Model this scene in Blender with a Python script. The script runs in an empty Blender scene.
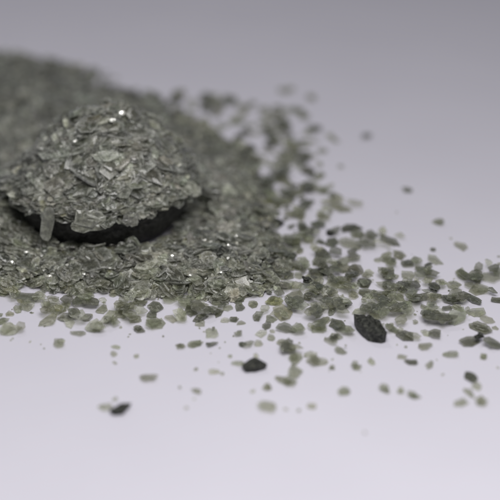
import bpy, math
import numpy as np
from mathutils import Vector, Matrix
from mathutils.bvhtree import BVHTree

rng = np.random.default_rng(7)
sc = bpy.context.scene
col = sc.collection

# ------------------------------------------------------------------ units: 1 unit = 1 cm
PITCH, DIST, HFOV = math.radians(25), 34.0, math.radians(14)
CAM = np.array([0, -DIST * math.cos(PITCH), DIST * math.sin(PITCH)])
FWD = np.array([0, math.cos(PITCH), -math.sin(PITCH)])
UPV = np.array([0, math.sin(PITCH), math.cos(PITCH)])
RGT = np.array([1.0, 0, 0])
K = math.tan(HFOV / 2) / 250.0

def ray(px, py):
    return FWD + RGT * ((px - 250) * K) + UPV * ((250 - py) * K)

def ground(px, py, z=0.0):
    d = ray(px, py)
    t = (z - CAM[2]) / d[2]
    return CAM + d * t

def project(p):
    v = np.asarray(p) - CAM
    w = v @ FWD
    return np.stack([250 + (v @ RGT) / w / K, 250 - (v @ UPV) / w / K], -1)

# ------------------------------------------------------------------ materials
def new_mat(name):
    m = bpy.data.materials.new(name)
    m.use_nodes = True
    m.node_tree.nodes.clear()
    return m, m.node_tree.nodes, m.node_tree.links

def mica_material():
    m, N, L = new_mat("mica")
    out = N.new("ShaderNodeOutputMaterial")
    at = N.new("ShaderNodeAttribute"); at.attribute_name = "tint"
    geo = N.new("ShaderNodeNewGeometry")
    # cleavage clouding: bright silvery veils and darker mottles inside each sheet
    n1 = N.new("ShaderNodeTexNoise"); n1.inputs["Scale"].default_value = 13; n1.inputs["Detail"].default_value = 5; n1.inputs["Roughness"].default_value = .65
    L.new(geo.outputs["Position"], n1.inputs["Vector"])
    r1 = N.new("ShaderNodeMapRange"); r1.inputs[1].default_value = .3; r1.inputs[2].default_value = .72
    r1.inputs[3].default_value = .42; r1.inputs[4].default_value = 1.65
    L.new(n1.outputs["Fac"], r1.inputs[0])
    n2 = N.new("ShaderNodeTexNoise"); n2.inputs["Scale"].default_value = 42; n2.inputs["Detail"].default_value = 4; n2.inputs["Roughness"].default_value = .7
    L.new(geo.outputs["Position"], n2.inputs["Vector"])
    vein = N.new("ShaderNodeMapRange"); vein.inputs[1].default_value = .585; vein.inputs[2].default_value = .72
    vein.inputs[3].default_value = 0; vein.inputs[4].default_value = .75
    L.new(n2.outputs["Fac"], vein.inputs[0])
    mul = N.new("ShaderNodeMix"); mul.data_type = 'RGBA'; mul.blend_type = 'MULTIPLY'; mul.inputs[0].default_value = 1
    L.new(at.outputs["Color"], mul.inputs[6]); L.new(r1.outputs[0], mul.inputs[7])
    mixw = N.new("ShaderNodeMix"); mixw.data_type = 'RGBA'
    mixw.inputs[7].default_value = (.66, .665, .64, 1)
    # veins fade on very dark pieces
    lum = N.new("ShaderNodeRGBToBW"); L.new(at.outputs["Color"], lum.inputs[0])
    lr = N.new("ShaderNodeMapRange"); lr.inputs[1].default_value = .06; lr.inputs[2].default_value = .34
    L.new(lum.outputs[0], lr.inputs[0])
    vm = N.new("ShaderNodeMath"); vm.operation = 'MULTIPLY'
    L.new(vein.outputs[0], vm.inputs[0]); L.new(lr.outputs[0], vm.inputs[1])
    L.new(vm.outputs[0], mixw.inputs[0]); L.new(mul.outputs[2], mixw.inputs[6])
    bump = N.new("ShaderNodeBump"); bump.inputs["Strength"].default_value = .35; bump.inputs["Distance"].default_value = .012
    L.new(n2.outputs["Fac"], bump.inputs["Height"])
    pr = N.new("ShaderNodeBsdfPrincipled")
    pr.inputs["Specular IOR Level"].default_value = .15
    rr = N.new("ShaderNodeMapRange"); rr.inputs[1].default_value = .35; rr.inputs[2].default_value = .65
    rr.inputs[3].default_value = .10; rr.inputs[4].default_value = .38
    L.new(n1.outputs["Fac"], rr.inputs[0]); L.new(rr.outputs[0], pr.inputs["Roughness"])
    L.new(mixw.outputs[2], pr.inputs["Base Color"]); L.new(bump.outputs[0], pr.inputs["Normal"])
    tl = N.new("ShaderNodeBsdfTranslucent"); L.new(mixw.outputs[2], tl.inputs["Color"])
    mt = N.new("ShaderNodeMixShader"); mt.inputs[0].default_value = .3
    L.new(pr.outputs[0], mt.inputs[1]); L.new(tl.outputs[0], mt.inputs[2])
    tr = N.new("ShaderNodeBsdfTransparent"); tr.inputs["Color"].default_value = (.895, .90, .845, 1)
    # cloudy opacity
    om = N.new("ShaderNodeMapRange"); om.inputs[1].default_value = .35; om.inputs[2].default_value = .65
    om.inputs[3].default_value = -.11; om.inputs[4].default_value = .13
    L.new(n1.outputs["Fac"], om.inputs[0])
    oa = N.new("ShaderNodeMath"); oa.operation = 'ADD'; oa.use_clamp = True
    L.new(at.outputs["Alpha"], oa.inputs[0]); L.new(om.outputs[0], oa.inputs[1])
    mx = N.new("ShaderNodeMixShader")
    L.new(oa.outputs[0], mx.inputs[0]); L.new(tr.outputs[0], mx.inputs[1]); L.new(mt.outputs[0], mx.inputs[2])
    # glassy cleavage face over everything
    fr = N.new("ShaderNodeFresnel"); fr.inputs["IOR"].default_value = 1.6; L.new(bump.outputs[0], fr.inputs["Normal"])
    gl = N.new("ShaderNodeBsdfGlossy"); L.new(rr.outputs[0], gl.inputs["Roughness"]); L.new(bump.outputs[0], gl.inputs["Normal"])
    fm = N.new("ShaderNodeMath"); fm.operation = 'MULTIPLY'; fm.inputs[1].default_value = 1.5; fm.use_clamp = True
    L.new(fr.outputs[0], fm.inputs[0])
    fb = N.new("ShaderNodeMath"); fb.operation = 'SUBTRACT'; fb.use_clamp = True     # only the outer faces are glossy
    L.new(fm.outputs[0], fb.inputs[0]); L.new(geo.outputs["Backfacing"], fb.inputs[1])
    top = N.new("ShaderNodeMixShader")
    L.new(fb.outputs[0], top.inputs[0]); L.new(mx.outputs[0], top.inputs[1]); L.new(gl.outputs[0], top.inputs[2])
    L.new(top.outputs[0], out.inputs["Surface"])
    return m

def dish_material():
    m, N, L = new_mat("black_plastic")
    out = N.new("ShaderNodeOutputMaterial"); pr = N.new("ShaderNodeBsdfPrincipled")
    tc = N.new("ShaderNodeTexCoord")
    n = N.new("ShaderNodeTexNoise"); n.inputs["Scale"].default_value = 14; n.inputs["Detail"].default_value = 6
    L.new(tc.outputs["Object"], n.inputs["Vector"])
    cr = N.new("ShaderNodeValToRGB")
    cr.color_ramp.elements[0].position = .4; cr.color_ramp.elements[0].color = (.008, .008, .008, 1)
    cr.color_ramp.elements[1].position = .75; cr.color_ramp.elements[1].color = (.075, .075, .07, 1)
    L.new(n.outputs["Fac"], cr.inputs[0]); L.new(cr.outputs[0], pr.inputs["Base Color"])
    pr.inputs["Roughness"].default_value = .6
    b = N.new("ShaderNodeBump"); b.inputs["Strength"].default_value = .9; b.inputs["Distance"].default_value = .06
    L.new(n.outputs["Fac"], b.inputs["Height"]); L.new(b.outputs[0], pr.inputs["Normal"])
    L.new(pr.outputs[0], out.inputs["Surface"])
    return m

def surface_material():
    m, N, L = new_mat("lavender_white_card")
    out = N.new("ShaderNodeOutputMaterial"); pr = N.new("ShaderNodeBsdfPrincipled")
    tc = N.new("ShaderNodeTexCoord")
    n = N.new("ShaderNodeTexNoise"); n.inputs["Scale"].default_value = .35; n.inputs["Detail"].default_value = 3
    L.new(tc.outputs["Object"], n.inputs["Vector"])
    cr = N.new("ShaderNodeValToRGB")
    cr.color_ramp.elements[0].position = .3; cr.color_ramp.elements[0].color = (.590, .573, .640, 1)
    cr.color_ramp.elements[1].position = .7; cr.color_ramp.elements[1].color = (.610, .593, .660, 1)
    L.new(n.outputs["Fac"], cr.inputs[0]); L.new(cr.outputs[0], pr.inputs["Base Color"])
    pr.inputs["Roughness"].default_value = .7
    pr.inputs["Specular IOR Level"].default_value = .25
    n2 = N.new("ShaderNodeTexNoise"); n2.inputs["Scale"].default_value = 30; n2.inputs["Detail"].default_value = 4
    L.new(tc.outputs["Object"], n2.inputs["Vector"])
    b = N.new("ShaderNodeBump"); b.inputs["Strength"].default_value = .08; b.inputs["Distance"].default_value = .01
    L.new(n2.outputs["Fac"], b.inputs["Height"]); L.new(b.outputs[0], pr.inputs["Normal"])
    L.new(pr.outputs[0], out.inputs["Surface"])
    return m

def grain_material():
    m, N, L = new_mat("black_mineral")
    out = N.new("ShaderNodeOutputMaterial"); pr = N.new("ShaderNodeBsdfPrincipled"); geo = N.new("ShaderNodeNewGeometry")
    n = N.new("ShaderNodeTexNoise"); n.inputs["Scale"].default_value = 30; n.inputs["Detail"].default_value = 5; n.inputs["Roughness"].default_value = .7
    L.new(geo.outputs["Position"], n.inputs["Vector"])
    cr = N.new("ShaderNodeValToRGB")
    cr.color_ramp.elements[0].position = .45; cr.color_ramp.elements[0].color = (.006, .0065, .0055, 1)
    cr.color_ramp.elements[1].position = .74; cr.color_ramp.elements[1].color = (.15, .155, .13, 1)
    L.new(n.outputs["Fac"], cr.inputs[0]); L.new(cr.outputs[0], pr.inputs["Base Color"])
    pr.inputs["Roughness"].default_value = .5; pr.inputs["Specular IOR Level"].default_value = .3
    b = N.new("ShaderNodeBump"); b.inputs["Strength"].default_value = .7; b.inputs["Distance"].default_value = .03
    L.new(n.outputs["Fac"], b.inputs["Height"]); L.new(b.outputs[0], pr.inputs["Normal"])
    L.new(pr.outputs[0], out.inputs["Surface"])
    return m

def bright_material():
    m, N, L = new_mat("clean_cleavage_face")
    out = N.new("ShaderNodeOutputMaterial"); pr = N.new("ShaderNodeBsdfPrincipled"); geo = N.new("ShaderNodeNewGeometry")
    n = N.new("ShaderNodeTexNoise"); n.inputs["Scale"].default_value = 20
    L.new(geo.outputs["Position"], n.inputs["Vector"])
    rr = N.new("ShaderNodeMapRange"); rr.inputs[3].default_value = .08; rr.inputs[4].default_value = .2
    L.new(n.outputs["Fac"], rr.inputs[0]); L.new(rr.outputs[0], pr.inputs["Roughness"])
    pr.inputs["Base Color"].default_value = (.42, .42, .38, 1); pr.inputs["IOR"].default_value = 1.6
    L.new(pr.outputs[0], out.inputs["Surface"])
    return m

MICA = mica_material(); GRAIN = grain_material(); BRIGHT = bright_material()

# ------------------------------------------------------------------ flake shapes (unit width about 1)
def outline(n, elong, rough, r):
    a = (np.arange(n) + r.uniform(-.32, .32, n)) / n * 2 * math.pi
    rad = .5 * (1 + r.normal(0, rough, n)).clip(.62, 1.32)
    p = np.stack([np.cos(a) * rad, np.sin(a) * rad], 1)
    p[:, 1] /= elong
    # break each edge once so the rim is ragged
    q = []
    for i in range(n):
        a0, a1 = p[i], p[(i + 1) % n]
        q.append(a0)
        if r.random() < .7:
            t = r.uniform(.3, .7)
            m = a0 * (1 - t) + a1 * t
            q.append(m * (1 + r.normal(-.01, .06)))
    return np.array(q)

def sheet(p, z0, th, bend, r, crumple=1.0):
    """one mica sheet: outline, crumpled inner ring, centre, underside"""
    n = len(p)
    ctr = p.mean(0) + r.normal(0, .04, 2)
    inner = ctr + (p - ctr) * r.uniform(.5, .72)
    def zz(q): return bend * (q[:, 0] ** 2 - .08) * 1.0
    top = np.column_stack([p, z0 + th + zz(p) - th * r.uniform(0, .5, n) * crumple])
    mid = np.column_stack([inner, z0 + th + zz(inner) + th * r.normal(.12, .22, n) * crumple])
    c = np.array([[ctr[0], ctr[1], z0 + th * 1.15 + zz(ctr[None])[0]]])
    bp = ctr + (p - ctr) * r.uniform(.86, 1.0)
    bot = np.column_stack([bp, z0 + zz(bp)])
    v = np.vstack([top, mid, c, bot])
    f = []
    for i in range(n):
        j = (i + 1) % n
        f.append((i, j, n + j, n + i))
        f.append((n + i, n + j, 2 * n))
        f.append((2 * n + 1 + i, 2 * n + 1 + j, j, i))
    f.append(tuple(2 * n + 1 + i for i in reversed(range(n))))
    return v, f

def flake_shape(r, layers=1, elong=1.3, th=.1, n=None, rough=.13, bend=None, crumple=1.0, shape=None):
    n = n or int(r.integers(6, 9))
    if bend is None: bend = r.normal(0, .22)
    p = outline(n, elong, rough, r)
    if shape is not None: p = np.array(shape)
    V, F, E, off, z = [], [], [], 0, 0.0
    for l in range(layers):
        if l:
            # upper leaf: broken back along one side, slightly turned
            s = r.uniform(.62, .93)
            a = r.normal(0, .15)
            R = np.array([[math.cos(a), -math.sin(a)], [math.sin(a), math.cos(a)]])
            q = outline(int(r.integers(5, 9)), elong * r.uniform(.85, 1.2), rough, r) @ R.T * s + r.normal(0, .08, 2)
        else:
            q = p
        t = th * r.uniform(.6, 1.3)
        v, f = sheet(q, z, t, bend, r, crumple)
        V.append(v); F += [tuple(i + off for i in ff) for ff in f]
        m = len(q); E.append(np.concatenate([np.ones(m), np.full(m, .0), [-.6], np.full(m, .3)]))
        off += len(v); z += t * 1.12
    return np.vstack(V), F, np.concatenate(E)

protos = []
for i in range(170):
    protos.append(flake_shape(rng, int(rng.choice([1, 2, 3], p=[.4, .42, .18])), rng.uniform(1.0, 1.75), rng.uniform(.05, .11)))

def frame(nrm, spin):
    n = np.asarray(nrm, float); n /= np.linalg.norm(n)
    h = np.array([1.0, 0, 0]) if abs(n[0]) < .9 else np.array([0, 1.0, 0])
    x = h - n * (h @ n); x /= np.linalg.norm(x)
    y = np.cross(n, x)
    c, s = math.cos(spin), math.sin(spin)
    return np.column_stack([x * c + y * s, -x * s + y * c, n])

TONES = {0: (.47, .475, .405), 1: (.262, .268, .208), 2: (.10, .104, .074), 3: (.022, .023, .020), 4: (.33, .32, .19)}
OPAC = {0: .28, 1: .40, 2: .54, 3: .97, 4: .5}
def tint(tone, r, opac_add=0.0):
    c = np.array(TONES[tone]) * (1 + r.normal(0, .12)) * (1 + r.normal(0, .028, 3))
    return np.append(c.clip(.008, .8), min(1, OPAC[tone] + opac_add + r.normal(0, .05)))

flakes = []   # dict: V local, F, pos, tint, meta
def add_flake(V, F, E, pos, t, edge=.46, **meta):
    """tint per vertex: paler broken edges, frosted and with rim highlights put into the colour, round a clearer middle"""
    T = np.tile(t, (len(V), 1))
    if meta.get('tone') != 3:
        e = E.clip(0)[:, None] * edge
        T[:, :3] = T[:, :3] * (1 - e) + np.array([.66, .665, .62]) * e  # bright rims of the flakes put into the edge colour
        T[:, 3] = (T[:, 3] + .18 * E * (edge / .46)).clip(.04, 1)
    flakes.append(dict(V=V, F=F, pos=np.asarray(pos, float), tint=T, **meta))

# ------------------------------------------------------------------ heap and mound shape
C = ground(103, 226)                     # the dish stands here
RIM_R, RIM_Z = 1.58, .84
heap_px = [(-90, 306), (-30, 300), (0, 296), (30, 290), (70, 296), (110, 294), (150, 301), (185, 297), (215, 303), (247, 299),
           (276, 296), (294, 268), (284, 240), (274, 218), (264, 196), (260, 172), (254, 152), (240, 146),
           (214, 134), (200, 124), (182, 110), (160, 98), (138, 88), (112, 76), (84, 66), (50, 58), (0, 52), (-90, 50)]
HP = np.array([ground(*p)[:2] for p in heap_px])

def poly_dist(P):
    """signed distance to the heap outline, positive inside"""
    P = np.atleast_2d(P)
    best = np.full(len(P), 1e9); inside = np.zeros(len(P), bool)
    for i in range(len(HP)):
        a, b = HP[i], HP[(i + 1) % len(HP)]
        ab = b - a
        t = ((P - a) @ ab / (ab @ ab)).clip(0, 1)
        d = np.linalg.norm(P - a - t[:, None] * ab, axis=1)
        best = np.minimum(best, d)
        cond = ((a[1] > P[:, 1]) != (b[1] > P[:, 1])) & (P[:, 0] < (b[0] - a[0]) * (P[:, 1] - a[1]) / (b[1] - a[1] + 1e-12) + a[0])
        inside ^= cond
    return np.where(inside, best, -best)

def lump(x, y, s=1.0, ph=0):
    return (np.sin(x * 2.1 * s + ph) * np.sin(y * 1.7 * s + 1.3 + ph) + .6 * np.sin(x * 4.3 * s + 2 + ph) * np.sin(y * 3.9 * s + ph))

def heap_h(P):
    P = np.atleast_2d(P)
    d = poly_dist(P).clip(0)
    far = ((P[:, 1] - 1.5) / 3).clip(0, 1)
    h = .40 * (1 - np.exp(-d / (.75 + 2.2 * far)))
    h = h * (1 + .16 * lump(P[:, 0], P[:, 1])) 
    r = np.linalg.norm(P - C[:2], axis=1)
    # lower just before the dish wall; deeper bank at the back left
    h = np.where(r < 1.62 + .22 * (P[:, 0] > C[0] + .6), np.minimum(h, .17 + .08 * np.clip(-(P[:, 0] - C[0]), -.6, 1)), h)
    back = np.exp(-(((P[:, 0] - C[0] + 2.2) / 1.6) ** 2 + ((P[:, 1] - C[1] - 3.6) / 2.0) ** 2))
    left = np.exp(-(((P[:, 0] - C[0] + 2.0) / .62) ** 2 + ((P[:, 1] - C[1] - .0) / 1.0) ** 2))
    return h + .10 * back * (1 - np.exp(-d / 2)) +   .52 * left * (d > 0)

MC = C[:2] + np.array([.10, .0])         # mound peak
def mound_h(P):
    P = np.atleast_2d(P)
    q = P - C[:2]
    r = np.linalg.norm(q, axis=1) / (RIM_R + .02)
    r2 = np.linalg.norm(P - MC, axis=1) / (RIM_R + .02)
    rr = np.maximum(r, .5 * r + .5 * r2)
    return RIM_Z - .02 + 1.17 * (1 - rr.clip(0, 1) ** np.where(q[:, 0] < .1, 1.95, 2.7)) + .085 * lump(P[:, 0], P[:, 1], 1.6, 1) * (1 - r.clip(0, 1) ** 3)

def normal_of(fn, P, e=.04):
    dx = (fn(P + [e, 0]) - fn(P - [e, 0])) / (2 * e)
    dy = (fn(P + [0, e]) - fn(P - [0, e])) / (2 * e)
    n = np.column_stack([-dx, -dy, np.ones(len(P))])
    return n / np.linalg.norm(n, axis=1)[:, None]

def scatter_on(fn, P, sizes, up_mix, tilt, zspread, where, tone_p, opac):
    Z = fn(P); Nn = normal_of(fn, P)
    rim_d = poly_dist(P).clip(0) if where == 'heap' else None
    Nn = Nn * (1 - up_mix) + np.array([0, 0, up_mix])
    Nn = Nn + rng.normal(0, tilt, Nn.shape)
    Nn[:, 2] = np.maximum(Nn[:, 2], .12)
    if where == 'mound':
        # near the rim the flakes lie flatter
        q = (np.linalg.norm(P - C[:2], axis=1) / RIM_R).clip(0, 1.05)
        f = ((q - .72) / .25).clip(0, .6)[:, None] * rng.uniform(.4, 1, (len(P), 1))
        Nn = Nn * (1 - f) + np.array([0, -.05, 1.0]) * f
        sizes = np.where(q > .9, np.minimum(sizes, .32), sizes)
    for k in range(len(P)):
        V, F, E = protos[rng.integers(len(protos))]
        M = frame(Nn[k], rng.uniform(0, 6.283))
        Vl = (V * sizes[k]) @ M.T
        pos = np.array([P[k, 0], P[k, 1], Z[k] + rng.uniform(*zspread)])
        low = Vl[:, 2].min() + pos[2]
        if low < .004: pos[2] += .004 - low
        tone = int(rng.choice([0, 1, 2, 3, 4], p=tone_p))
        tn = tint(tone, rng, opac)
        tn[:3] *= rng.lognormal(-.10, .33) * (.78 if where == 'mound' else .86)  # mound flakes tinted darker, standing in for weaker light on the mound
        if where == 'heap' and rim_d is not None:
            # the thin margin of the heap lets the white surface through
            m = min(1, rim_d[k] / .75)
            tn[3] *= .50 + .50 * m
            tn[:3] *= np.array([1.12, 1.13, 1.02]) * (1 - m) + m
        add_flake(Vl, F, E, pos, tn, where=where, tone=tone, size=sizes[k])

# heap
lo, hi = HP.min(0), HP.max(0)
P = rng.uniform(lo, hi, (26000, 2))
d = poly_dist(P)
rC = np.linalg.norm(P - C[:2], axis=1)
px = project(np.column_stack([P, np.zeros(len(P))]))
keep = (d > rng.exponential(1, len(P)) * np.where(px[:, 1] < 125, .75, np.where(px[:, 0] > 225, .30, .14)) - .03) & (rC > 1.38) & (px[:, 0] > -70)
# thin the far heap a little, where it is only a blur
keep &= rng.random(len(P)) < np.where(px[:, 1] < 150, .55, 1.0)
P = P[keep][:9500]
S = np.exp(rng.normal(math.log(.20), .38, len(P))).clip(.07, .46)
scatter_on(heap_h, P, S, .35, .24, (-.07, .06), 'heap', [.27, .46, .245, .006, .019], .10)
# mound
u = rng.uniform(0, 1, 4600); a = rng.uniform(0, 2 * math.pi, 4600)
rad = np.sqrt(u) * (RIM_R + .0)
P = C[:2] + np.column_stack([np.cos(a) * rad, np.sin(a) * rad])
S = np.exp(rng.normal(math.log(.23), .42, len(P))).clip(.07, .55)
scatter_on(mound_h, P, S, .30, .22, (-.07, .035), 'mound', [.28, .46, .245, .0, .015], .10)
# ragged lip of flakes hanging over the rim of the dish
a = rng.uniform(0, 2 * math.pi, 430)
rad = RIM_R - .03 + rng.normal(.0, .04, 430)
P = C[:2] + np.column_stack([np.cos(a) * rad, np.sin(a) * rad])
S = np.exp(rng.normal(math.log(.22), .35, len(P))).clip(.1, .42)
scatter_on(lambda Q: np.full(len(np.atleast_2d(Q)), RIM_Z + .02), P, S, .0, .16, (-.01, .10), 'mound', [.3, .5, .18, .0, .02], .05)
# fine broken chips over everything
P = rng.uniform(lo, hi, (9000, 2)); d = poly_dist(P); rC = np.linalg.norm(P - C[:2], axis=1)
px = project(np.column_stack([P, np.zeros(len(P))]))
P = P[(d > 0) & (rC > 1.45) & (px[:, 0] > -10) & (px[:, 1] > 170)][:2200]
scatter_on(heap_h, P, rng.uniform(.05, .10, len(P)), .2, .5, (.0, .08), 'heap', [.5, .35, .15, 0, 0], 0)
a = rng.uniform(0, 2 * math.pi, 1500); rad = np.sqrt(rng.uniform(0, 1, 1500)) * RIM_R * .98
P = C[:2] + np.column_stack([np.cos(a) * rad, np.sin(a) * rad])
scatter_on(mound_h, P, rng.uniform(.05, .10, len(P)), .2, .5, (.0, .06), 'mound', [.5, .35, .15, 0, 0], 0)

# ------------------------------------------------------------------ loose flakes on the surface
G = .04
gx0, gy0 = -9, -12
grid = np.zeros((int(22 / G), int(34 / G)))
def rest_flake(x, y, w, h, ang, tone, label=None, opac=0.0, z_tilt=.09, layers=None, thick=None, kind='flake', nn=None, rough=.15, leaf=False):
    """a loose flake lying on the surface, or on the flakes already lying there"""
    g = ground(x, y)
    sc_ = K * np.linalg.norm(g - CAM) * 1.1
    wid, dep = w * sc_, min(h, w * .68 if abs(ang) < 50 else h) * sc_ / math.sin(PITCH) * .90
    lay = layers or int(rng.choice([1, 2, 3], p=[.72, .25, .03]))
    th = thick or rng.uniform(.012, .032) / max(wid, .1)
    V, F, E = flake_shape(rng, lay, 1.0, th, n=nn or int(rng.integers(5, 9)), rough=rough, bend=rng.normal(0, .06), crumple=.55)
    if leaf: V[:, 1] *= 1.12 - .8 * np.abs(2 * V[:, 0]).clip(0, 1.1) ** 2.2
    # the flake lies on the surface: its turn there follows from the turn seen from the camera
    ca, sn = math.cos(math.radians(ang)), math.sin(math.radians(ang))
    img = np.column_stack([V[:, 0] * w, -V[:, 1] * min(h, w * .68 if abs(ang) < 50 else h)]) @ np.array([[ca, sn], [-sn, ca]])
    V = np.column_stack([img[:, 0] * sc_, -img[:, 1] * sc_ / math.sin(PITCH) * .90, V[:, 2] * wid])
    nt = np.array([rng.normal(0, z_tilt), rng.normal(0, z_tilt) - .02, 1])
    V = V @ frame(nt, 0).T
    ix = ((V[:, 0] + g[0] - gx0) / G).astype(int).clip(0, grid.shape[0] - 1)
    iy = ((V[:, 1] + g[1] - gy0) / G).astype(int).clip(0, grid.shape[1] - 1)
    core = (np.abs(V[:, 0]) < wid * .4) & (np.abs(V[:, 1]) < dep * .4)
    base = min(.10, grid[ix, iy][core].max()) if core.any() else 0
    hp = heap_h(g[:2])[0] * .8
    base = max(base, hp)
    g = g.copy(); g[2] = base + .005 - V[:, 2].min()
    # cells covered by the flake
    for cx in range(ix.min(), ix.max() + 1):
        for cy in range(iy.min(), iy.max() + 1):
            u = (cx * G + gx0 - g[0]) / (wid * .45); v = (cy * G + gy0 - g[1]) / (dep * .45)
            if u * u + v * v < 1: grid[cx, cy] = max(grid[cx, cy], g[2] + V[:, 2].max() * .7)
    add_flake(V, F, E, g, tint(tone, rng, opac) * (np.array([1.04, 1.06, .92, {0: .30, 1: .43, 2: .74, 4: .5}[tone] * rng.uniform(.7, 1.35)]) if tone != 3 else 1), where='loose', edge=.12, tone=tone, size=wid, label=label, px=(x, y), kind=kind)

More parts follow.
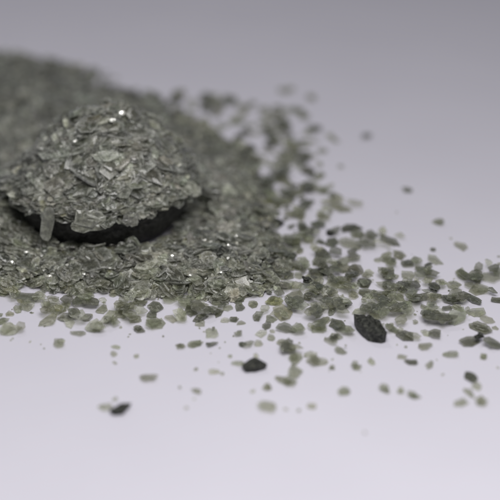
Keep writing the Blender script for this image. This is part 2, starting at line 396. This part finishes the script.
LOOSE = [
 # far, behind and right of the heap
 (214,96,12,6,0,0), (234,102,8,7,0,1), (241,108,12,6,0,1), (253,104,8,6,0,1),
 (286,92,20,7,0,1,"large pale flake blurred far behind, topmost beyond the heap's right shoulder"),
 (222,127,12,9,0,1), (262,124,8,7,0,1), (267,131,12,7,10,2), (284,126,16,9,0,2), (286,138,7,6,0,1), (268,146,9,7,0,2),
 (315,129,14,8,8,2,"dark oval flake blurred at the back, just left of a smaller pale one"),
 (330,137,9,6,0,0,"small pale flake blurred at the back beside a dark oval flake"),
 (366,137,11,7,-10,2,"small dark flake alone on the bare surface at upper right, farthest back there"),
 (407,191,9,6,0,2,"small dark flake alone on bare surface, right of the heap and level with its dish"),
 (439,224,12,6,10,1,"grey-green flake alone on bare surface above the right end of the band"),
 (461,248,14,6,15,1,"slanted oblong flake alone on bare surface, last one before the right-hand cluster"),
 (310,142,18,4,0,0), (322,152,10,5,0,1), (290,153,18,7,0,1), (305,157,20,7,5,4), (284,165,12,6,0,1), (308,172,12,9,10,2), (320,176,10,6,-20,1),
 (283,181,16,8,15,1), (308,189,16,10,0,2), (292,195,24,6,0,1), (268,193,11,8,0,2), (323,193,9,5,0,1), (333,197,8,6,20,2),
 (307,204,16,7,0,2), (278,203,30,8,0,4), (299,215,16,11,0,4), (323,217,14,5,0,1), (303,228,13,9,0,2), (316,225,12,5,0,0),
 (330,234,9,8,0,3,"small black grain at the left tip of the upper row of green flakes"),
 (276,224,16,9,0,3,"black flake half on the right slope of the heap"),
 (290,241,12,12,0,2), (296,247,10,8,0,2), (309,240,14,11,0,0), (314,248,8,6,0,0), (288,258,18,6,0,2), (323,256,14,10,0,1),
 (342,210,20,7,12,1), (331,206,20,4,0,0), (355,207,16,5,0,0),
 # upper row right of the heap
 (350,229,22,8,-5,2), (357,236,16,10,0,1), (371,237,16,8,0,2), (349,246,22,9,5,1), (366,247,18,11,0,2), (390,243,20,9,20,2),
 (379,248,12,4,0,0), (400,239,12,5,10,0), (382,236,8,4,0,0), (378,261,7,6,0,0), (389,262,12,6,0,0), (399,257,15,8,8,1),
 (388,271,15,8,8,1), (407,265,13,8,5,2), (417,265,10,6,0,1), (343,270,14,7,0,1), (356,273,14,9,5,2), (369,274,10,5,0,0), (407,277,16,7,5,1),
 (434,262,16,8,20,1), (425,271,18,8,0,1), (422,277,16,9,0,1), (431,279,16,7,0,2),
 # dense band
 (322,258,14,10,0,2), (335,257,14,9,0,2), (345,262,14,10,0,1), (324,272,10,11,60,3,"black and silver mottled flake at the left end of the dense band"),
 (314,278,20,13,0,1), (315,295,10,10,0,2), (340,285,24,11,-5,0,"large pale diamond-shaped flake with bare surface on its left"),
 (347,292,16,7,0,1), (353,297,10,8,0,0), (364,284,16,11,0,2), (368,294,16,8,0,2), (388,288,22,8,5,1), (407,290,20,9,0,2),
 (382,297,18,9,0,2), (387,305,18,7,0,2), (399,310,20,9,0,1), (377,315,18,11,0,1), (360,312,16,9,0,0), (343,307,20,8,-5,2), (331,309,10,8,0,1),
 (318,310,16,10,0,2), (336,325,16,13,20,2), (345,332,20,10,20,1), (318,330,18,12,0,1), (335,338,12,8,0,1), (392,330,18,7,25,1), (405,337,16,9,10,2), (390,277,18,6,0,1),
 (434,290,14,11,0,2,"dark chunky flake with a pale sliver beside it, ending the band at right"), (442,287,9,4,20,0), (400,299,10,6,0,0), (420,300,20,8,-5,2), (450,302,18,9,15,2), (457,309,12,5,15,1),
 (413,307,12,8,0,0), (424,309,8,6,20,1), (437,316,12,6,0,0), (457,320,24,10,-15,1,"longest grey-green flake, slanting up to the right at the band's lower right"),
 (440,324,30,8,0,2), (427,321,14,8,0,2), (402,313,10,9,0,1), (402,325,12,9,0,1), (414,339,14,7,10,1), (426,334,10,5,0,0), (424,348,16,7,-5,1),
 # right-hand cluster
 (463,276,12,8,20,1), (475,280,16,8,0,2), (479,291,18,10,5,1), (470,287,12,7,0,1), (473,301,17,7,28,2,"dark slanting flake just under the right-hand cluster"),
 (490,280,20,11,10,1), (498,275,12,8,0,1), (497,302,14,5,0,2,"thin dark flake cut off by the right edge of the photo"), (475,314,18,7,5,1), (487,320,14,7,15,0), (480,330,22,7,22,2), (495,329,7,8,0,0),
 (470,344,20,8,0,2), (478,342,9,10,0,3,"upright black chip stuck between two dark flakes near the right edge"), (491,347,22,7,5,2),
 (450,356,16,6,5,1,"single oblong flake in front of the band, left of the dark right-edge pair"), (483,358,8,5,0,1),
 # front of the band
 (340,352,14,6,10,1,"grey flake alone just in front of the band, left of the big black grain"), (317,363,22,6,0,1), (310,356,14,5,0,0),
 (356,368,11,8,-15,1,"small roundish flake in front, straight below the big black grain"), (371,363,9,6,30,0,"small pale flake in front, right of a darker roundish one"),
 (344,393,10,7,0,1,"blurred round flake low in front, alone between two scattered groups"), (385,391,11,5,15,1,"small slanted flake low in front, right of centre"),
 (401,393,7,4,0,0), (414,397,11,5,5,1,"small dark-edged flake low in front, rightmost of three in a row"),
 (411,363,14,6,10,2,"dark flake in front of the band with a pale chip touching its left side"), (402,358,10,5,0,0),
 (429,367,12,5,-30,1,"small flake in front of the band slanting up to the right"),
 (471,378,13,9,15,2,"dark roundish flake at lower right, topmost of a chain of blurred flakes"), (477,388,10,7,0,0), (469,394,12,6,35,1), (461,404,16,7,0,1), (481,403,12,7,0,1),
 # front middle
 (287,262,20,11,0,2), (280,277,20,8,0,2), (283,287,20,6,0,1), (297,291,13,9,0,4,"olive brown flake at the right foot of the heap beside a small black chip"),
 (307,287,10,6,15,3,"small black chip beside an olive brown flake"), (307,299,9,6,0,4), (275,303,16,7,0,4), (283,315,20,15,0,4), (295,300,22,12,0,1), (300,312,20,10,0,1),
 (286,330,20,9,5,2), (298,334,14,8,0,1), (315,315,16,13,0,1), (228,309,10,6,0,1), (240,308,11,7,0,2), (253,305,10,6,0,1), (258,318,10,6,-20,2), (265,313,9,7,0,1), (270,320,12,7,0,1),
 (225,321,8,4,0,0), (262,335,11,6,0,0), (271,339,8,8,0,1), (242,345,8,5,-10,2,"small dark chip alone in front of the heap, left of a pale round one"), (258,345,8,6,0,0),
 (283,344,12,7,10,1), (289,350,16,8,10,1), (295,360,13,11,0,1), (314,364,12,7,0,1), (294,374,14,10,0,1), (283,381,20,7,25,1), (290,384,14,8,0,1),
 (238,365,14,6,0,0,"pale flake touching the left end of a jagged black chip"), 
 (267,388,10,7,0,1,"small blurred flake alone below the jagged black chip"), (266,409,18,9,0,0,"large faint flake blurred at the bottom, in front of all others at the centre"), (312,407,10,5,0,0,"small faint flake blurred near the bottom edge, right of a larger faint one"),
 # foot of the heap, front left
 (28,299,24,11,0,2,"dark layered flake, largest at the front left foot of the heap"), (27,308,14,8,0,1), (14,300,10,9,0,1), (46,306,9,7,0,0), (57,311,20,8,0,1), (49,322,16,13,-30,1), (66,319,13,8,0,2), (70,325,12,8,0,0),
 (82,302,18,12,0,2), (92,307,14,8,0,2), (87,319,11,9,0,2), (95,329,18,9,0,1), (77,335,14,6,0,1), (9,331,20,9,0,1), (21,332,10,8,0,1), (10,315,10,5,0,0),
 (60,345,12,7,15,0,"faint pale flake alone in front of the heap at left"), (0,316,6,8,0,1), (4,295,9,5,0,1),
 (98,332,16,7,0,1), (107,321,11,9,0,2), (115,325,10,6,0,1), (121,314,16,13,20,1), (131,311,12,7,0,1), (140,304,14,7,0,2), (135,321,12,6,0,1), (139,331,10,6,8,2,"small dark oval flake beside a pale rounded square one in front of the heap"),
 (155,325,19,11,0,1,"pale rounded square flake lying free at the front foot of the heap"), (171,320,12,7,15,0), (155,308,14,9,0,2), (116,348,9,4,8,0), (114,355,7,4,0,0), (137,357,5,4,0,0),
 (192,298,9,9,0,3,"round black flake on the front foot of the heap"), (209,312,11,7,0,2,"dark kidney-shaped flake lying free in front of the heap near a round black one"), (190,313,14,11,25,2),
 (213,335,15,11,10,0,"pale rounded flake in front of the heap, above a row of three"), (181,347,10,6,10,1,"leftmost of three flakes in a row in front of the heap"), (195,345,14,6,-8,1,"middle of three flakes in a row in front of the heap"), (210,346,12,5,0,2,"rightmost of three flakes in a row in front of the heap"),
 (214,373,10,4,0,0), (230,357,4,3,0,0), (148,380,16,6,3,1,"faint oblong flake alone on the bare front, above the black chip"), (197,392,9,5,10,1,"small grey flake alone low in front, right of the black chip"),
 (106,408,14,6,0,0,"faint flake touching the left end of the black chip at the bottom"),
]
# the dark grains: thick, opaque, lying flat on the surface
rest_flake(370, 335, 33, 12.5, 30, 3, "large leaf-shaped black grain at the front edge of the band", .03, .03, 1, .34, 'grain', 12, .06, True)
rest_flake(254, 370, 20, 9, -10, 3, "jagged black chip alone in front, below the gap between heap and band", .03, .05, 1, .22, 'grain', 5, .3)
rest_flake(120, 411, 20, 8, -22, 3, "black chip blurred at the bottom front, left of centre", .03, .05, 1, .25, 'grain', 5, .25)
for L_ in LOOSE:
    x, y, w, h, ang, tone = L_[:6]
    rest_flake(x, y, w, h, ang, tone, L_[6] if len(L_) > 6 else None)
# small filler flakes between the listed ones
def fill(n, poly_fn, wr, tones):
    k = 0
    while k < n:
        x, y = poly_fn()
        w = rng.uniform(*wr)
        if poly_dist(ground(x, y)[None, :2])[0] > .1: continue
        rest_flake(x, y, w, w * rng.uniform(.4, .68), rng.normal(0, 14), int(rng.choice([0, 1, 2, 4], p=tones)))
        k += 1
tp = [.28, .42, .25, .05]
fill(135, lambda: (rng.normal(386, 48), rng.normal(297, 20)), (5, 14), [.25, .40, .32, .03])
fill(70, lambda: (rng.normal(306, 30), rng.normal(284, 34)), (6, 15), [.25, .38, .34, .03])
fill(110, lambda: (268 + abs(rng.normal(0, 32)), rng.normal(190, 38)), (5, 13), tp)
fill(26, lambda: (rng.normal(258, 18), rng.normal(142, 16)), (8, 16), tp)
fill(46, lambda: (rng.uniform(0, 240), rng.normal(309, 9)), (8, 17), tp)
fill(20, lambda: (rng.uniform(120, 250), rng.normal(112, 10)), (8, 15), tp)
fill(10, lambda: (rng.normal(480, 14), rng.normal(285, 8)), (7, 14), tp)
fill(12, lambda: (rng.uniform(70, 330), rng.uniform(345, 415)), (3, 7), [.7, .3, 0, 0])
# mica dust
fill(70, lambda: (rng.uniform(180, 500), rng.normal(300, 40)), (1.2, 3.2), [.6, .3, .1, 0])
fill(40, lambda: (rng.uniform(0, 260), rng.normal(325, 16)), (1.2, 3.2), [.6, .3, .1, 0])

# ------------------------------------------------------------------ singled-out flakes on the heap and mound
def on_heap(px_, py_, lift=.05):
    """the point of heap or mound seen at this place, lifted a little off it"""
    d = ray(px_, py_)
    for t in np.arange(30, 42, .02):
        p = CAM + d * t
        z = mound_h(p[:2])[0] if np.linalg.norm(p[:2] - C[:2]) < RIM_R else heap_h(p[:2])[0]
        if p[2] <= z + lift: return p
    return ground(px_, py_)
def hero(px_, py_, z, w, elong, nrm, spin, tone, label, layers=2, opac=.1, name='mica_flake', th=.07, n=9, tcol=None, lift=.05, rough=.08, edge=.3, shape=None):
    p = on_heap(px_, py_, lift) if z is None else ground(px_, py_, z)
    V, F, E = flake_shape(rng, layers, elong, th, n=n, rough=rough, shape=shape, **(dict(bend=.05, crumple=.5) if shape else {}))
    V = (V * w) @ frame(nrm, spin).T
    t = tint(tone, rng, opac)
    if tcol is not None: t[:3] = tcol
    add_flake(V, F, E, p, t, edge=edge, where='hero', tone=tone, size=w, label=label, px=(px_, py_), kind='flake')

LAMP2 = np.array([-8.0, 15.0, 24.0])     # small bright lamp behind: gives the glints
def glint(px_, py_, w, label):
    p = on_heap(px_, py_, .13 if label is None else .19)
    a = LAMP2 - p; a /= np.linalg.norm(a)
    b = CAM - p; b /= np.linalg.norm(b)
    V, F, E = flake_shape(rng, 1, 1.15, .04, n=7, rough=.05, bend=0)
    V = (V * w) @ frame(a + b, rng.uniform(0, 6)).T
    t = np.array([.6, .6, .58, .9])
    add_flake(V, F, E, p, t, where='hero', tone=0, size=w, label=label, px=(px_, py_), kind='flake', bright=True)

ROD = [(-.50, -.10), (-.40, -.155), (-.15, -.175), (.12, -.19), (.36, -.165), (.47, -.08), (.50, .03), (.43, .13), (.20, .175), (-.10, .165), (-.36, .15), (-.48, .05)]
hero(47, 223, .76, .58, 2.9, (.14, -.95, .12), math.radians(80), 1, "elongated rod-like flake standing upright against the black dish", 1, .25, th=.09, n=9, tcol=(.19, .195, .155), edge=.2, shape=ROD)
hero(40, 204, RIM_Z + .04, .24, 2.2, (0, -.5, .8), 0, 1, "small oval flake on the dish rim just above the upright rod-like one", 1, .15)
hero(88, 221, RIM_Z + .02, .58, 1.6, (.08, -.95, .25), .2, 2, "broad flake hanging over the front of the dish rim", 2, .2, n=12, rough=.15, tcol=(.21, .215, .165), edge=.25)
hero(108, 223, RIM_Z + .0, .32, 1.5, (0, -.4, .9), .8, 2, None, 2, .1, n=7, rough=.17)
hero(131, 219, RIM_Z, .29, 1.1, (.2, -.95, .2), .3, 1, "rounded clear flake hanging over the rim at the front of the mound", 2, .1, tcol=(.2, .2, .17))
hero(145, 210, RIM_Z + .03, .30, 1.5, (.2, -.5, .8), -.2, 1, None, 1)
hero(191, 189, RIM_Z + .10, .36, 1.2, (.5, -.5, .7), -.4, 0, "clear curved flake at the right tip of the mound's rim", 2)
hero(112, 150, None, .48, 1.1, (.05, -.45, .85), .3, 1, "large triangular olive flake in the middle of the mound", 1, .15, n=5)
hero(118, 167, None, .30, 1.1, (.0, -.7, .7), .3, 0, None, 2)
hero(148, 156, None, .40, 1.3, (.3, -.5, .8), .5, 1, None, 2)
glint(112, 120, .12, "brightest glinting flake near the top of the mound, lower of two")
glint(122, 113, .13, "blurred glinting flake at the top of the mound, upper of two")
glint(163, 187, .12, "square white glinting flake on the right flank of the mound")
glint(179, 165, .10, "small glinting flake high on the right side of the mound")
for gx, gy, gs in [(75,141,.08),(62,146,.07),(12,262,.08),(50,276,.08),(26,252,.08),(228,258,.07),(172,256,.08),(110,268,.06),(84,274,.07),(146,262,.06),(88,172,.06),(127,166,.06),(142,176,.05),(60,190,.06),(205,240,.06),(236,236,.06),(30,180,.06),(190,275,.06)]:
    glint(gx, gy, gs, None)
for k in range(230):
    if k % 2:
        a, rr_ = rng.uniform(0, 2 * math.pi), math.sqrt(rng.random()) * 1.4
        q = C[:2] + np.array([math.cos(a) * rr_, math.sin(a) * rr_]); z = mound_h(q)[0]
    else:
        q = ground(rng.uniform(0, 265), rng.uniform(240, 300))[:2]
        if poly_dist(q)[0] < .1 or np.linalg.norm(q - C[:2]) < 1.6: continue
        z = heap_h(q)[0]
    p = np.array([q[0], q[1], z + rng.uniform(.03, .10)])
    a_ = LAMP2 - p; b_ = CAM - p
    nrm = a_ / np.linalg.norm(a_) + b_ / np.linalg.norm(b_) + rng.normal(0, .09, 3)
    w_ = rng.uniform(.025, .075)
    V, F, E = flake_shape(rng, 1, 1.3, .05, n=6, rough=.12, bend=0)
    add_flake((V * w_) @ frame(nrm, rng.uniform(0, 6)).T, F, E, p, np.array([.5, .5, .46, .6]), where='mound' if k % 2 else 'heap', tone=0, size=w_, bright=True, tiny=True)
hero(92, 204, None, .09, 1.3, (0, -.6, .8), .2, 4, "tiny rust-orange chip above the front rim of the dish", 1, .3, tcol=(.35, .10, .04))
hero(228, 296, None, .20, 1.5, (0, -.3, .9), .1, 0, "whitish flake on the front right foot of the heap", 2, .3, tcol=(.6, .6, .57))

# ------------------------------------------------------------------ which flakes show largest: count what the camera sees of each
allV, allF, owner, off = [], [], [], 0
for i, f in enumerate(flakes):
    allV.append(f['V'] + f['pos'])
    for ff in f['F']:
        allF.append(tuple(q + off for q in ff)); owner.append(i)
    off += len(f['V'])
BV = np.vstack(allV)
bvh = BVHTree.FromPolygons([tuple(v) for v in BV.tolist()], allF)
seen = np.zeros(len(flakes))
org = Vector(CAM)
for yy in np.arange(60, 440, 1.6):
    for xx in np.arange(.5, 500, 1.6):
        hit = bvh.ray_cast(org, Vector(ray(xx, yy)))
        if hit[2] is not None:
            seen[owner[hit[2]]] += 1
grains = [i for i, f in enumerate(flakes) if f.get('kind') == 'grain']
forced = [i for i, f in enumerate(flakes) if f.get('label') and f.get('kind') != 'grain']
order = [i for i in np.argsort(-seen) if i not in set(grains) and i not in set(forced) and seen[i] > 0]
single = sorted(forced + order[:300 - len(forced)])

# ------------------------------------------------------------------ write the objects
def set_tint(me, arr):
    at = me.color_attributes.new("tint", 'FLOAT_COLOR', 'POINT')
    at.data.foreach_set("color", np.ascontiguousarray(arr, dtype=np.float32).ravel())

TONE_WORD = {0: 'pale clear', 1: 'grey-green', 2: 'dark green', 3: 'blackish', 4: 'olive brown'}
def region(f):
    if f['where'] == 'mound' : return 'on the mound heaped in the black dish', 'flakes on the mound in the dish'
    if f['where'] == 'heap':
        x, y = project(f['pos'])
        if y > 240 and x < 215: return 'in the heap in front of the black dish', 'flakes of the heap in front of the dish'
        if x > 190: return 'in the heap to the right of the black dish', 'flakes of the heap right of the dish'
        return 'in the heap behind the black dish', 'flakes of the heap behind the dish'
    if f['where'] == 'hero': 
        return ('half standing out of the mound' if f['pos'][2] > .6 else 'glinting in the front heap'), ('flakes standing out of the mound' if f['pos'][2] > .6 else 'glinting flakes in the front heap')
    x, y = f['px']
    if y < 178: return 'loose and blurred behind the heap at upper right', 'loose flakes blurred behind the heap'
    if x < 225: return 'loose along the front foot of the heap', 'loose flakes along the front foot of the heap'
    if y < 252 and x < 338: return 'in the loose fringe along the right side of the heap', 'loose flakes right of the heap'
    if y < 283 and x >= 338 and x < 450: return 'in the upper row of the band right of the heap', 'flakes in the upper row of the band'
    if x >= 455 and y < 365: return 'in the cluster at the right edge', 'flakes in the cluster at the right edge'
    if y > 340: return ('in the short chain in front of the band' if x < 330 else 'loose and blurred in front of the band at lower right'), ('flakes in the chain in front' if x < 330 else 'loose flakes at lower right')
    if x < 330: return 'between the heap foot and the dense band', 'flakes between heap and band'
    return 'in the dense band spread right of the heap', 'flakes in the dense band'


def size_word(s): return 'large' if s > .34 else ('small' if s < .2 else 'mid-sized')

MARKS = [(369, 333, 'the large black grain'), (254, 370, 'the jagged black chip'), (120, 411, 'the blurred bottom black chip'),
 (340, 285, 'the pale diamond-shaped flake'), (47, 223, 'the upright rod-like flake'), (192, 298, 'the round black flake'), (155, 325, 'the pale rounded square flake'),
 (195, 345, 'the row of three flakes'), (330, 234, 'the small upper-row black grain'), (478, 342, 'the upright black chip at right'),
 (92, 204, 'the rust-orange chip'), (117, 115, 'the two top glints'), (163, 187, 'the square white glint'), (297, 291, 'the olive brown foot flake'),
 (324, 272, 'the black and silver flake'), (457, 320, 'the longest slanting flake'), (28, 299, 'the dark layered front flake'), (276, 224, 'the black heap-edge flake'),
 (366, 137, 'the lone upper-right flake'), (315, 129, 'the dark oval flake at the back'), (471, 378, 'the dark roundish front flake'), (434, 290, 'the dark chunky flake')]
DIRS = ['right of', 'below right of', 'below', 'below left of', 'left of', 'above left of', 'above', 'above right of']
def locate(f):
    x, y = project(f['pos'])
    k = int(np.argmin([(x - m[0]) ** 2 + (y - m[1]) ** 2 for m in MARKS]))
    mx_, my_, nm = MARKS[k]
    a = math.atan2(y - my_, x - mx_)
    return k, int(round(a / (math.pi / 4))) % 8, math.hypot(x - mx_, y - my_)
where_of = {}
for i, f in enumerate(flakes):
    if seen[i] > 2 and not f.get('label'):
        k, dd, r = locate(f)
        where_of.setdefault((k, dd, f['tone'], f['where'], size_word(f['size'])), []).append((r, i))
for v in where_of.values(): v.sort()
ORD = ['nearest', 'second', 'third', 'fourth', 'fifth', 'sixth', 'seventh', 'eighth', 'ninth', 'tenth', 'eleventh', 'twelfth']
NOUN = {'loose': 'loose flake', 'hero': 'glassy flake', 'heap': 'heap flake', 'mound': 'mound flake'}
def auto_label(i):
    f = flakes[i]
    k, dd, r = locate(f)
    lst = [q for _, q in where_of.get((k, dd, f['tone'], f['where'], size_word(f['size'])), [])]
    n = lst.index(i) if i in lst else 99
    w = ORD[n] + ' ' if n < len(ORD) and len(lst) > 1 else ''
    return f"{w}{size_word(f['size'])} {TONE_WORD[f['tone']]} {NOUN[f['where']]} {DIRS[dd]} {MARKS[k][2]}"

used_labels = {}
def make_single(i, name):
    f = flakes[i]
    me = bpy.data.meshes.new(name)
    me.from_pydata(f['V'].tolist(), [], f['F']); me.update()
    set_tint(me, f['tint'])
    me.materials.append(GRAIN if f['tone'] == 3 else (BRIGHT if f.get('bright') else MICA))
    o = bpy.data.objects.new(name, me); col.objects.link(o)
    o.location = f['pos']
    lab = f.get('label') or auto_label(i)
    if len(lab.replace('-', ' ').split()) > 16: lab = lab.replace('mid-sized ', '').replace('small ', '', 1) if not f.get('label') else lab
    if len(lab.replace('-', ' ').split()) > 16: print('LONG', lab)
    o['label'] = lab
    o['group'] = used_labels.setdefault(lab, 'black mineral grains' if name == 'mineral_grain' else region(f)[1])
    o['category'] = 'mica flake' if name == 'mica_flake' else 'mineral grain'
    return o
for i in single: make_single(i, 'mica_flake')
for i in grains: make_single(i, 'mineral_grain')

# everything else in the heap, the small bright chips with it: one object, with the packed inside of heap and mound below, coloured dark for the shade between flakes
chosen = set(single) | set(grains)
sv, sf, st, sm, off = [], [], [], [], 0
for i, f in enumerate(flakes):
    if i in chosen: continue
    sm += [1 if f.get('bright') else 0] * len(f['F'])
    sv.append(f['V'] + f['pos']); st.append(f['tint'])
    sf += [tuple(q + off for q in ff) for ff in f['F']]
    off += len(f['V'])
def core(fn, mask_fn, lo, hi, step, drop):
    global off
    xs = np.arange(lo[0], hi[0], step); ys = np.arange(lo[1], hi[1], step)
    X, Y = np.meshgrid(xs, ys, indexing='ij')
    Q = np.column_stack([X.ravel(), Y.ravel()])
    Z = fn(Q) - drop + rng.normal(0, .022, len(Q))
    ok = mask_fn(Q)
    idx = -np.ones(len(Q), int); idx[ok] = np.arange(ok.sum()) + off
    sv.append(np.column_stack([Q[ok], np.maximum(Z[ok], .003)])); st.append(np.tile([.04, .041, .032, 1], (int(ok.sum()), 1)))  # near-black colour paints the shade of the crevices between flakes
    idx = idx.reshape(X.shape)
    for a in range(len(xs) - 1):
        for b in range(len(ys) - 1):
            q = (idx[a, b], idx[a + 1, b], idx[a + 1, b + 1], idx[a, b + 1])
            if min(q) >= 0: sf.append(tuple(int(k) for k in q))
    off += int(ok.sum())
core(heap_h, lambda Q: (poly_dist(Q) > np.where(Q[:, 1] > 3, 1.2, .62)) & (np.linalg.norm(Q - C[:2], axis=1) > 1.3), lo, hi, .09, .09)
core(mound_h, lambda Q: np.linalg.norm(Q - C[:2], axis=1) < RIM_R - .08, C[:2] - 1.7, C[:2] + 1.7, .07, .10)
me = bpy.data.meshes.new('mica_flakes')
me.from_pydata(np.vstack(sv).tolist(), [], sf); me.update()
set_tint(me, np.vstack(st))
me.materials.append(MICA); me.materials.append(BRIGHT)
me.polygons.foreach_set('material_index', np.array(sm + [0] * (len(sf) - len(sm)), dtype=np.int32))
o = bpy.data.objects.new('mica_flakes', me); col.objects.link(o)
o['kind'] = 'stuff'; o['label'] = 'mass of grey-green mica flakes heaped in and around the black dish'; o['category'] = 'mica flakes'

# ------------------------------------------------------------------ the dish
prof = [(0, .03), (.80, .03), (.86, .0), (.96, .0), (1.05, .06), (1.28, .22), (1.43, .44), (1.53, .68), (RIM_R - .015, RIM_Z - .02), (RIM_R, RIM_Z),
        (RIM_R - .03, RIM_Z + .02), (RIM_R - .08, RIM_Z), (1.42, .54), (1.32, .38), (1.15, .22), (.9, .1), (0, .08)]
seg = 96
dv, df = [], []
for r, z in prof:
    for k in range(seg):
        a = 2 * math.pi * k / seg
        dv.append((r * math.cos(a), r * math.sin(a), z + .004))
for j in range(len(prof) - 1):
    for k in range(seg):
        k2 = (k + 1) % seg
        df.append((j * seg + k, j * seg + k2, (j + 1) * seg + k2, (j + 1) * seg + k))
me = bpy.data.meshes.new('dish')
me.from_pydata(dv, [], df); me.update(); me.validate()
for p in me.polygons: p.use_smooth = True
me.materials.append(dish_material())
o = bpy.data.objects.new('dish', me); col.objects.link(o)
o.location = (C[0], C[1], 0)
o['label'] = 'round black dish half buried in flakes and heaped high with a mound of them'; o['category'] = 'dish'

# ------------------------------------------------------------------ the surface
def sheet_obj(name, x0, x1, y0, y1, m):
    me = bpy.data.meshes.new(name)
    me.from_pydata([(x0, y0, 0), (x1, y0, 0), (x1, y1, 0), (x0, y1, 0)], [], [(0, 1, 2, 3)]); me.update()
    me.materials.append(m)
    o = bpy.data.objects.new(name, me); col.objects.link(o); o['kind'] = 'structure'
    return o
sheet_obj('surface', -150, 150, -60, 250, surface_material())

# ------------------------------------------------------------------ light
def area(name, loc, target, size, power, color):
    l = bpy.data.lights.new(name, 'AREA'); l.shape = 'SQUARE'; l.size = size; l.energy = power; l.color = color
    o = bpy.data.objects.new(name, l); col.objects.link(o)
    o.location = loc
    o.rotation_euler = (Vector(target) - Vector(loc)).to_track_quat('-Z', 'Y').to_euler()
    return o
area('softbox', (2, -13.8, 19), (0, -6, 0), 13, 4800, (1, .985, .97))
area('small_lamp', tuple(LAMP2), (-2, 1, 0), 1.2, 950, (1, .98, .95))
w = bpy.data.worlds.new("World"); sc.world = w; w.use_nodes = True
bg = w.node_tree.nodes["Background"]
bg.inputs[0].default_value = (.80, .82, .9, 1); bg.inputs[1].default_value = .20

# ------------------------------------------------------------------ camera
cam = bpy.data.cameras.new("camera"); co = bpy.data.objects.new("camera", cam); col.objects.link(co)
co.location = CAM
co.rotation_euler = (math.pi / 2 - PITCH, 0, 0)
cam.sensor_width = 36; cam.lens = 18 / math.tan(HFOV / 2)
cam.clip_start = 1; cam.clip_end = 2000
cam.dof.use_dof = True
fp = ground(300, 306)
cam.dof.focus_distance = float((fp - CAM) @ FWD)
cam.dof.aperture_fstop = .140
cam.dof.aperture_blades = 8
sc.camera = co
sc.view_settings.view_transform = 'Standard'; sc.view_settings.look = 'None'; sc.view_settings.exposure = 0; sc.view_settings.gamma = 1
sc.render.engine = 'CYCLES'
sc.cycles.transparent_max_bounces = 12
sc.cycles.max_bounces = 8
sc.cycles.sample_clamp_indirect = 6
